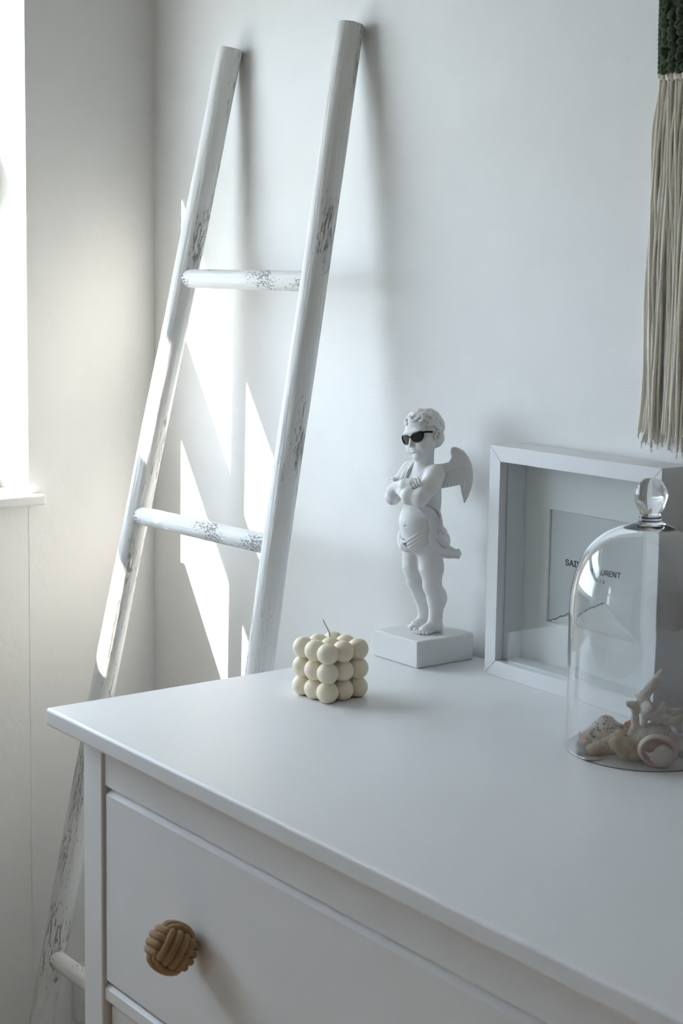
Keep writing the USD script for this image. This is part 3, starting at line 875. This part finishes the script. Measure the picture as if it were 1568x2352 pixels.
# a folded sheet from the elbow over the hip and out behind him: thin left rim, a deep valley, a round lobe behind it
left = [(21, -30.8, 146), (23.0, -23.2, 138.5), (25, -17.0, 131), (26, -15.3, 121), (26.6, -15.6, 110), (27, -12, 99), (28, -5.2, 92), (28.4, 3.4, 88), (29, 11.5, 87), (30, 22.3, 86)]
val = [(23, -20.5, 146), (25, -10.8, 142), (26, -4, 135), (26, -1.8, 128), (25.8, -5.0, 121), (25.8, -8.4, 114), (26.6, -7.8, 107), (27.6, -1.6, 100.5), (28.6, 8.4, 97), (30.4, 21, 94)]
left, val = np.array(left), np.array(val)
Ss.chain(*swag(left, (1.2, 1.3, 1.3, 1.2, 1.2, 1.3, 1.4, 1.5, 1.6, 1.8)), .5)
for u in (.22, .44, .64):
    Ss.chain(*swag(left * (1 - u) + val * u + (-2.2, 0, 0), (1.0, 1.7, 1.8, 1.7, 1.7, 1.8, 1.9, 2.0, 2.0, 1.3)), 2.0)
for u, r, off in ((.30, 1.2, -.6), (.52, 1.25, -.2), (.74, 1.5, .5)):
    Ss.chain(*swag(left * (1 - u) + val * u + (off, 0, 0), (.9, r, r, r * .8, r * .9, r, r * 1.05, r * 1.15, r * 1.2, 1.5)), .5)
rl = np.array([(22.6, -16, 147), (23.6, -7.0, 142.5), (23.4, -1.6, 136), (22.8, -.4, 129), (22.2, 0.0, 121), (22.0, -1.6, 113), (22.8, -0.4, 106), (24.6, 5.8, 99.6), (27.4, 12.8, 95), (29.6, 20.5, 91.4)])
Ss.chain(*swag(rl + (.2, .8, 0), (1.0, 1.4, 1.7, 2.6, 3.9, 4.4, 4.2, 3.6, 3.0, 2.2)), .8)
Ss.chain(*swag(rl[3:] + (-2.0, 3.6, 0), (1.2, 2.8, 3.4, 3.4, 2.8, 2.2, 1.6)), .8)
Ss.chain(*swag(rl[3:8] + (-4.6, 6.2, -.5), (1.2, 2.4, 3.0, 3.0, 1.8)), .8)
Ss.chain([(30, 22.0, 86.4), (30.6, 23.4, 90), (30.5, 21.6, 94)], [2.0, 2.0, 1.8], 1.6)
mm_obj('sash', Ss.mesh(2), M['plaster'], ch)
Sh = Clay((-36, -40, 150), (6, 26, 208), .62)
for p, r in ((((-9.5, 9, 187), (-10.5, 0, 193), (-10, -8, 191.5), (-9.5, -17, 183), (-9.0, -23.6, 171)), (1.2, 1.5, 1.3, 1.4, 1.3)),
             (((-12.5, 9, 186), (-13.5, 0, 191.5), (-13, -8, 190), (-12.5, -18.5, 181), (-12.5, -24.8, 170)), (1.2, 1.6, 1.3, 1.5, 1.3)),
             (((-15.5, 9, 185), (-16.5, 0, 190.5), (-16, -9, 188.5), (-16, -18, 180), (-16.5, -24.2, 169)), (1.2, 1.6, 1.4, 1.5, 1.3)),
             (((-18.5, 9, 184), (-19.5, -1, 189.5), (-19.5, -9, 187), (-20, -16.5, 179), (-20.5, -22.6, 168)), (1.2, 1.5, 1.2, 1.4, 1.2))):
    Sh.chain(*swag(p, r), .8)
for p in (((-11, 8, 185), (-12, -3, 190.5), (-11.5, -14, 184), (-11, -22.4, 171)), ((-16, 8, 184), (-17.5, -4, 188.8), (-17, -14, 182), (-17.5, -21.8, 170))):
    Sh.chain(*swag(p, (1.6, 1.7, 1.8, 1.6)), 1.8)
mm_obj('shoulder_drape', Sh.mesh(2), M['plaster'], ch)

# ---- sunglasses in the head frame
sgp = part_xform('sunglasses', ch)
tag(sgp, 'black toy sunglasses')


def glasses_point(q):
    """Front-view outline (x his left, z up) -> bent round the face."""
    x, z, d = q[:, 0], q[:, 1], q[:, 2]
    return np.array([hd((a, -22.9 + .012 * a * a - b, c - 2.6)) for a, b, c in zip(x, d, z)])


LENS = np.array([(2.6, 1.0), (3.6, 3.6), (7, 5.2), (12, 5.9), (17.2, 6.2), (18.6, 5.0), (18.2, 1.6), (16.6, -2.4), (13.2, -5.0), (9.4, -5.5), (6, -4.2), (3.8, -1.6)])


def smooth_ring(P, n=64):
    P = np.asarray(P, float); from scipy.interpolate import splprep, splev
    tck, _ = splprep(np.vstack([P, P[:1]]).T, s=.2, per=True); return np.array(splev(np.linspace(0, 1, n, endpoint=False), tck)).T


LENS *= (1, .84)
ring = smooth_ring(LENS)
front = None
lensp = []
for sx in (1, -1):
    q = sg.Polygon(ring * (sx, 1)).buffer(0)
    lensp.append(q)
front = shapely.union_all([q.buffer(1.05) for q in lensp] + [sg.box(-4, 1.2, 4, 3.6)])
front = front.buffer(.6).buffer(-.6)
front = front.difference(shapely.union_all([q.buffer(.05) for q in lensp]))


def bent(poly, d0, d1, name, material):
    tri = trimesh.creation.extrude_polygon(poly.segmentize(.8), d1 - d0, engine='earcut')
    v, f = trimesh.remesh.subdivide_to_size(tri.vertices, tri.faces, 1.6)
    t = trimesh.Trimesh(v, f); v = glasses_point(np.c_[t.vertices[:, 0], t.vertices[:, 1], t.vertices[:, 2] + d0]); t.vertices = v
    t.fix_normals()
    mm_obj(name, t, material, sgp, smooth=40)


bent(front, -.9, 1.1, 'glasses_frame', M['black_gloss'])
for q in lensp:
    bent(q, -.4, .4, 'lens', M['lens'])
for sx in (1, -1):
    tp = [hd(np.array((18.9 * sx, -18.6, 1.8))), hd(np.array((20.9 * sx, -14.6, 2.0))), hd(np.array((21.8 * sx, -9.5, 1.2))), hd(np.array((22.1 * sx, -6.0, .4)))]
    me = tube(np.array(tp), [1.15, 1.15, 1.1, 1.2], 14)
    mm_obj('temple', me, M['black_gloss'], sgp, smooth=40)
#@END_CHERUB
#@CLOCHE
# ------------------------------------------------------------------ glass cloche with corals and shells under it
GX, GY = 1.0775, -.1176
gl = thing('glass_cloche', 'clear glass bell dome with a round glass knob standing over corals and shells', 'glass dome', (GX, GY, TOP))
from scipy.interpolate import PchipInterpolator


def bell(R, H, z0, n=2.5, k=60):
    """Quarter of a superellipse from the wall up to the crown."""
    a = np.linspace(0, math.pi / 2, k)
    return np.c_[R * np.cos(a) ** (2 / n), z0 + H * np.sin(a) ** (2 / n)]


def densify(P, n):
    P = np.asarray(P, float); s = np.r_[0, np.cumsum(np.linalg.norm(np.diff(P, axis=0), axis=1))]; t = np.linspace(0, s[-1], n)
    return np.c_[PchipInterpolator(s, P[:, 0])(t), PchipInterpolator(s, P[:, 1])(t)]


ob = bell(.0697, .0850, .1215); ib = bell(.0697 - .0021, .0850 - .0026, .1215)
ob = ob[ob[:, 0] > .0225]
neck = densify([tuple(ob[-1]), (.0180, .2062), (.0140, .2080), (.0114, .2098), (.0103, .2114), (.0103, .2130), (.0096, .2141), (.0091, .2153), (.0093, .2172), (.0107, .2200), (.0129, .2250), (.0145, .2300), (.0150, .2338),
                (.0145, .2382), (.0129, .2424), (.0100, .2460), (.0060, .2482), (.0025, .2489), (0, .2490)], 120)
outer = np.vstack([[(.0699, .0001), (.0704, .0010), (.0700, .003), (.0697, .008), (.0697, .04), (.0697, .08)], ob, neck[1:]])
inner = np.vstack([ib[::-1], [(.0676, .08), (.0676, .04), (.0676, .008), (.0678, .003), (.0684, .0006)]])
inner[0, 0] = 0; outer[-1, 0] = 0
dome_g = lathe(np.vstack([inner, outer]), 160)
if dome_g.volume < 0:
    dome_g.invert()
obj('glass_bell', dome_g, M['glass'], gl, smooth=50)

UX = np.array([.7413, .6712, 0]); VX = np.array([-.6712, .7413, 0])       # across the view, and away from it
CF = np.array([UX, VX, (0, 0, 1)])


def stone(name, label, category, clay, material, smooth=2, group=None, tweak=None):
    me = clay.mesh(smooth)
    if tweak is not None:
        me.vertices = tweak(np.array(me.vertices))
    v = me.vertices; b = np.array([(v[:, 0].min() + v[:, 0].max()) / 2, (v[:, 1].min() + v[:, 1].max()) / 2, v[:, 2].min()])
    me.apply_translation(-b); me.apply_scale(.001)
    t = thing(name, label, category, np.array([GX, GY, TOP]) + (b / 1000) @ CF, CF, group)
    return t, me


def rough(amp, scale, seed):
    def f(v):
        n = np.stack([meshkit.fbm(v * scale + 31 * k, 4, seed + k) for k in range(3)], 1) - .5
        return v + n * amp
    return f


def single(name, label, category, clay, material, smooth=2, group=None, tweak=None, part='body'):
    t, me = stone(name, label, category, clay, material, smooth, group, tweak)
    obj(part, me, material, t, smooth=True)
    return t


c = Clay((-68, -46, -2), (-28, -14, 16), .5)
c.chain([(-55.5, -31, 6.2), (-48, -29, 6.2), (-38, -24, 5.8)], [6.0, 5.8, 5.0], 2)
c.put(lambda x, y, z: (x + 59.5) * -.93 + (y + 31) * .3 + (z - 6) * .1 - 0.0 if False else (x + 57.5) + .2 * (y + 31), (-66, -46, -2), (-40, -14, 16), .8, 'cut')
single('coral_piece', 'short grey coral stub lying leftmost at the rim under the glass dome', 'coral', c, M['coral_grey'], tweak=rough(1.1, .22, 3))
c = Clay((-52, -44, -2), (-8, 2, 26), .5)
c.chain([(-43.5, -35, 6.5), (-37, -32, 8.2), (-30, -27, 9.8), (-24, -20, 13.5), (-20, -14, 15.2), (-15, -8, 10), (-12, -6, 6)], [5.6, 5.6, 5.6, 5.0, 4.2, 5.0, 5.8], 3)
c.chain([(-37, -32, 6), (-26, -20, 6), (-15, -8, 6)], [5.6, 6, 6], 4)
single('coral_finger', 'sandy bent coral finger lying between the grey stub and the porous coral', 'coral', c, M['coral_sand'], tweak=rough(.9, .22, 5))
c = Clay((-36, -58, -2), (16, -14, 28), .5)
c.chain([(-23, -44, 16.6), (-16, -42, 14.2), (-7, -38, 10.2), (3, -33, 8)], [6.3, 7.2, 8.0, 7.5], 3)
c.chain([(-16, -42, 8), (-6, -38, 7.2)], [5.5, 7], 5)
single('coral_lobe', 'thick beige coral lobe with a rounded end, in front of the white branching coral', 'coral', c, M['coral_sand'], tweak=rough(.9, .2, 8))
# porous rock
c = Clay((-62, -14, -2), (-6, 26, 34), .5)
c.ball((-34, 5, 10), (17, 11, 12), 4); c.ball((-33.5, 6, 19), (9, 8, 8.5), 5); c.ball((-21, 7, 13), (9, 8, 7), 5); c.ball((-47, 3, 7), (9, 8, 6.5), 5)
pg = np.random.default_rng(4)
for _ in range(190):
    d = pg.normal(size=3); d[1] = -abs(d[1]) if pg.random() < .8 else d[1]; d /= np.linalg.norm(d)
    base = [(-34, 5, 10, 17, 11, 12), (-33.5, 6, 19, 9, 8, 8.5), (-21, 7, 13, 9, 8, 7), (-47, 3, 7, 9, 8, 6.5)][pg.integers(0, 4)]
    pnt = np.array(base[:3]) + d * np.array(base[3:]) * 1.0
    r = pg.uniform(.6, 1.15)
    c.cone(pnt + d * 3, pnt - d * 4.0, r, r * .8, .4, 'cut')
single('porous_coral', 'cream porous coral lump full of round holes at the back left under the dome', 'coral', c, M['coral_pore'], 1, tweak=rough(1.6, .16, 11))
# white branching coral
c = Clay((-20, -34, -2), (62, 22, 82), .6)
for P, R in (([(-13.6, -5, 42.4), (-9.5, -4.5, 41.2), (-4.7, -2, 40.5), (0, 0, 40)], (2.6, 3.4, 3.6, 3.6)), ([(-7.7, -5, 39), (-7.2, -5, 30), (-6.5, -5, 20), (-10, -7, 9)], (3.4, 3.3, 4.2, 8)),
             ([(-1.5, -2, 40), (-.6, -1, 46), (.8, 0, 50), (7.5, 1, 60), (15.2, 2, 72)], (4.4, 4.8, 4.7, 4.3, 3.4)), ([(-.6, 0, 47), (-7.2, 3, 49)], (3.4, 1.4)), ([(3, -5, 44), (6.1, -13, 42)], (4.2, 4.4)),
             ([(3, -8, 40), (1.4, -11, 34), (.6, -12, 26)], (4, 3.8, 3.0)), ([(-4, -3, 39), (4, -8, 35), (12, -10, 32), (22, -12, 31.6), (30.5, -13, 31)], (3.6, 4.2, 4.5, 4.3, 4.0)), ([(30.5, -13, 31), (33, -13, 23)], (3.8, 2.6)), ([(30, -13, 31), (33, -15, 37)], (3.2, 2.0)),
             ([(10, 2, 12), (15, 1, 26), (17.6, 0, 37), (18.4, 0, 43)], (8, 6, 4.6, 3.2)), ([(16, -2, 30), (24, 4, 34), (36, 6, 36)], (4.6, 4.4, 3)), ([(-8, -6, 8), (4, -9, 12), (18, -12, 12), (34, -14, 9), (48, -8, 8)], (8, 9.5, 10, 8.5, 6)),
             ([(-4, -6, 14), (8, -8, 20), (20, -8, 20)], (6, 7, 6)), ([(30, -14, 10), (40, -22, 8)], (6, 4))):
    c.chain(P, R, 2.2)
single('branching_coral', 'chalky white branching coral with one long finger pointing up under the dome', 'coral', c, M['coral_white'], 2, tweak=rough(1.5, .2, 17))
# shells
c = Clay((-10, -70, -2), (38, -34, 34), .5)
sc, srt = np.array((13.6, -55, 14.2)), E3(14, 0, -8)
c.ball(sc + (0, 3.5, 0), (17.6, 12.5, 15.0), 1, rot=srt)
c.ball(sc + np.array((0, -6.0, .8)), (14.6, 11.5, 12.2), 1.2, op='cut', rot=srt)
c.put(lambda x, y, z: (y - sc[1]) + 3.0 + .10 * (z - sc[2]) + .05 * (x - sc[0]) if False else (sc[1] - 3.6 - y + .12 * (z - sc[2])) * -1.0, (-10, -70, -2), (38, -58, 34), 1.0, 'cut') if False else None
c.put(lambda x, y, z: (y - (sc[1] - 3.2)) + .14 * (z - sc[2]) + 0 * x, (-10, -70, -2), (38, -34, 34), .8, 'cut')
lob = Clay((-10, -70, -2), (38, -34, 34), .5)
for P, R in (([(3.6, -55.5, 13.6), (7.0, -56.6, 11.6), (10.6, -57.2, 12.6), (14.0, -57.4, 16.2), (18.0, -57.2, 18.6), (22.0, -55.8, 18.0)], (.9, 1.5, 2.0, 2.6, 2.8, 2.2)),
             ([(14, -55.5, 13), (19, -56.2, 13.6), (25.0, -55.6, 15.6)], (3.0, 3.6, 2.4)), ([(9, -54.5, 8), (16, -56.0, 7), (22, -55.2, 9), (27, -54.6, 13.5)], (2.6, 4.2, 4.4, 2.4)), ([(14, -56, 11), (20, -56.4, 9.5)], (3.4, 3.8)), ([(12, -54.8, 3.8), (20, -55, 4.2)], (2.2, 2.4))):
    lob.chain(P, R, 2.0)
t, me = stone('spiral_shell', 'round rosy snail shell with its curled opening facing out, front right under the dome', 'shell', c, M['shell_pink'], 2)
obj('shell_body', me, M['shell_pink'], t, smooth=True)
b0 = np.array(t.GetAttribute('xformOp:transform').Get())[3, :3]
lm_ = lob.mesh(2); w0 = np.array([GX, GY, TOP]); lm_.apply_scale(.001); lm_.vertices = lm_.vertices - (CF @ (b0 - w0))
obj('inner_whorl', lm_, M['shell_cream'], t, smooth=True)


def shard(name, label, pts, thick, material, bulge, n=(0, -1, 0)):
    """A curved broken flake of shell: an outline in (u, z), bent towards the viewer."""
    P = sg.Polygon(pts).buffer(1.2).buffer(-.9)
    e = trimesh.creation.extrude_polygon(P.segmentize(1.0), thick); v, f = trimesh.remesh.subdivide_to_size(e.vertices, e.faces, 1.6)
    cxy = np.array(P.centroid.coords[0]); d2 = ((v[:, :2] - cxy) ** 2).sum(1)
    V = np.c_[v[:, 0], v[:, 2] + bulge * d2, v[:, 1]]
    me = trimesh.Trimesh(V, f); me.fix_normals()
    return me


def flake(name, label, pts, v_away, thick, material, bulge):
    me = shard(name, label, pts, thick, material, bulge); me.apply_translation((0, v_away, 0))
    v = me.vertices; b = np.array([v[:, 0].mean(), v[:, 1].mean(), v[:, 2].min()]); me.apply_translation(-b); me.apply_scale(.001)
    t = thing(name, label, 'shell', np.array([GX, GY, TOP]) + (b / 1000) @ CF, CF)
    obj('shell_plate', me, material, t, smooth=40)


flake('shell_fragment', 'larger orange shell fragment standing by the grey coral stub at the left', [(-57.5, .5), (-56.6, 9), (-56.0, 14), (-52.0, 9.5), (-46.5, 4.5), (-46, .5)], -6.5, 1.2, M['shell_orange'], .012)
flake('shell_fragment', 'tiny orange shell fragment peeping out behind the white branching coral', [(-17.5, 8), (-16.5, 18.5), (-11.5, 21.5), (-10, 15), (-11, 8)], 16.0, 1.2, M['shell_orange'], .012)
sl_ = Clay((-56, -50, -1), (-26, -36, 4), .35)
sl_.ball((-41.5, -42.5, 1.0), (9.5, 4.0, 1.0), .5, rot=E3(0, -3, 8))
single('shell_fragment', 'flat pale pink shell sliver lying in front of the coral stub', 'shell', sl_, M['shell_pink'], 1, part='shell_plate')
#@END_CLOCHE
#@HANGING
# ------------------------------------------------------------------ woven wall hanging at the right edge: dark green looped wool over a long cream fringe
HX, HZ0 = .9690, 1.5770
wh = thing('wall_hanging', 'woven wall hanging of dark green looped wool with a long cream cotton fringe', 'wall hanging', (HX, -.002, HZ0))
hw, hh = .150, .130
gg = np.random.default_rng(21)
obj('woven_panel', round_box((.003, -.010, .002), (hw, 0, hh), .004), M['green_wool'], wh, smooth=40)
zz_ = np.linspace(-.002, hh, 260)
cords = []
for ph in (0, math.pi):
    cords.append(tube(np.stack([.0030 + .0012 * np.cos(zz_ * 700 + ph) - .0016 * np.sin(zz_ / hh * 3.1) + .0012, -.006 + .0012 * np.sin(zz_ * 700 + ph), zz_], 1), .0028, 8))
obj('edge_cord', cat(cords), M['green_wool'], wh, smooth=True)
ico = trimesh.creation.icosphere(3, 1.0)


def loop_mesh(seed):
    """One bobble: a doubled-over loop of thick yarn."""
    g = np.random.default_rng(seed); t = np.linspace(0, 1, 22)
    w = .0024 * g.uniform(.8, 1.3); h = .0040 * g.uniform(.8, 1.2)
    a = np.pi * (1.15 + .2 * g.random())
    P = np.stack([w * np.cos(t * 2 * a - .3), -.0022 - .0042 * np.sin(t * math.pi), h * (np.sin(t * 2 * a - .3) * .6)], 1)
    b = tube(P, .0026 * (1 + .12 * np.sin(t * 17 + seed)), 10)
    v = ico.vertices; n = meshkit.fbm(v * 2.2 + seed * 9, 3, seed) - .5
    core = trimesh.Trimesh(v * (1 + .5 * n[:, None]) * np.array((.0040, .0046, .0040)) * g.uniform(.85, 1.2) + np.array((0, -.0032, 0)), ico.faces, process=False)
    return cat([core, b])


for i in range(16):
    for j in range(18):
        x = .0128 + i * .0090 + gg.normal(0, .0009); z = .0062 + (j + .5 * (i % 2) - .25) * .0071 + gg.normal(0, .0012)
        if z > hh or x > hw - .003:
            continue
        lm2 = loop_mesh(100 + i * 17 + j); k = gg.uniform(.55, .95); lm2.vertices = lm2.vertices * k; lm2.apply_transform(trimesh.transformations.rotation_matrix(gg.uniform(-.5, .5), (0, 1, 0)))
        lm2.apply_translation((x, -.0085, z))
        obj('yarn_loop', lm2, M['green_wool'], wh, smooth=True)
nk = 14
for i in range(nk):
    x0 = .0078 + i * .0102
    kb = []
    for s_ in (-1, 1):                                                # the cow-hitch knot: two humps over a bar
        t = np.linspace(0, math.pi, 12)
        kb.append(tube(np.stack([x0 + s_ * .0023 + .0004 * np.cos(t), -.0065 - .0042 * np.sin(t), .0042 - .0065 * (t / math.pi)], 1), .0022, 10))
    kb.append(tube([(x0 - .0040, -.0092, -.0016), (x0, -.0112, -.0004), (x0 + .0040, -.0092, -.0016)], [.0018, .0024, .0018], 10))
    obj('hitch_knot', cat(kb), M['cotton'], wh, smooth=True)
    st = []
    for s_ in range(11):
        L = .344 + gg.normal(0, .006) - (.004 if i == 0 else 0)
        u = np.linspace(0, 1, 170)
        spread = (s_ % 5 - 2) * .0021; back = -.0035 - (s_ // 5) * .0030 + gg.normal(0, .0004)
        drift = gg.normal(0, .0034); ph = gg.uniform(0, 6); a = gg.uniform(.0005, .0017)
        lean = -.0095 * (1 - np.clip(i / 4, 0, 1)) * (1 - np.exp(-u * 9)) * (1.0 if i < 4 else 0)
        flare = np.clip((u - .90) / .10, 0, 1) ** 2 * gg.normal(-.0012 if i < 2 else 0, .0028)
        x = x0 + spread * (.35 + .65 * np.clip(u * 7, 0, 1)) + drift * u + a * np.sin(u * 14 + ph) + lean + flare
        y = back - .0016 * np.sin(u * 6 + ph) * np.clip(u * 5, 0, 1)
        if s_ == 10:                                                  # one stray strand crossing the others in front
            x = x0 + .006 * np.sin(u * 3.0 + ph) * np.clip(u * 3, 0, 1); y = y * 0 - .0115
        z = -.0022 - u * L
        st.append(tube(np.stack([x, np.minimum(y, -.0018), z], 1), (.00125) * (1 + .13 * np.sin(u * L * 1500 + ph)), 6))
        for _ in range(2):                                            # frayed tip
            e = np.array([x[-1], min(y[-1], -.0018), z[-1]]); d = np.array([gg.normal(0, .0012), gg.normal(0, .0006), -gg.uniform(.003, .007)])
            q = np.array([e, e + d * .5, e + d]); q[:, 1] = np.minimum(q[:, 1], -.0008)
            st.append(tube(q, [.0006, .0005, .0003], 4))
    obj('tassel', cat(st), M['cotton'], wh, smooth=True)
#@END_HANGING
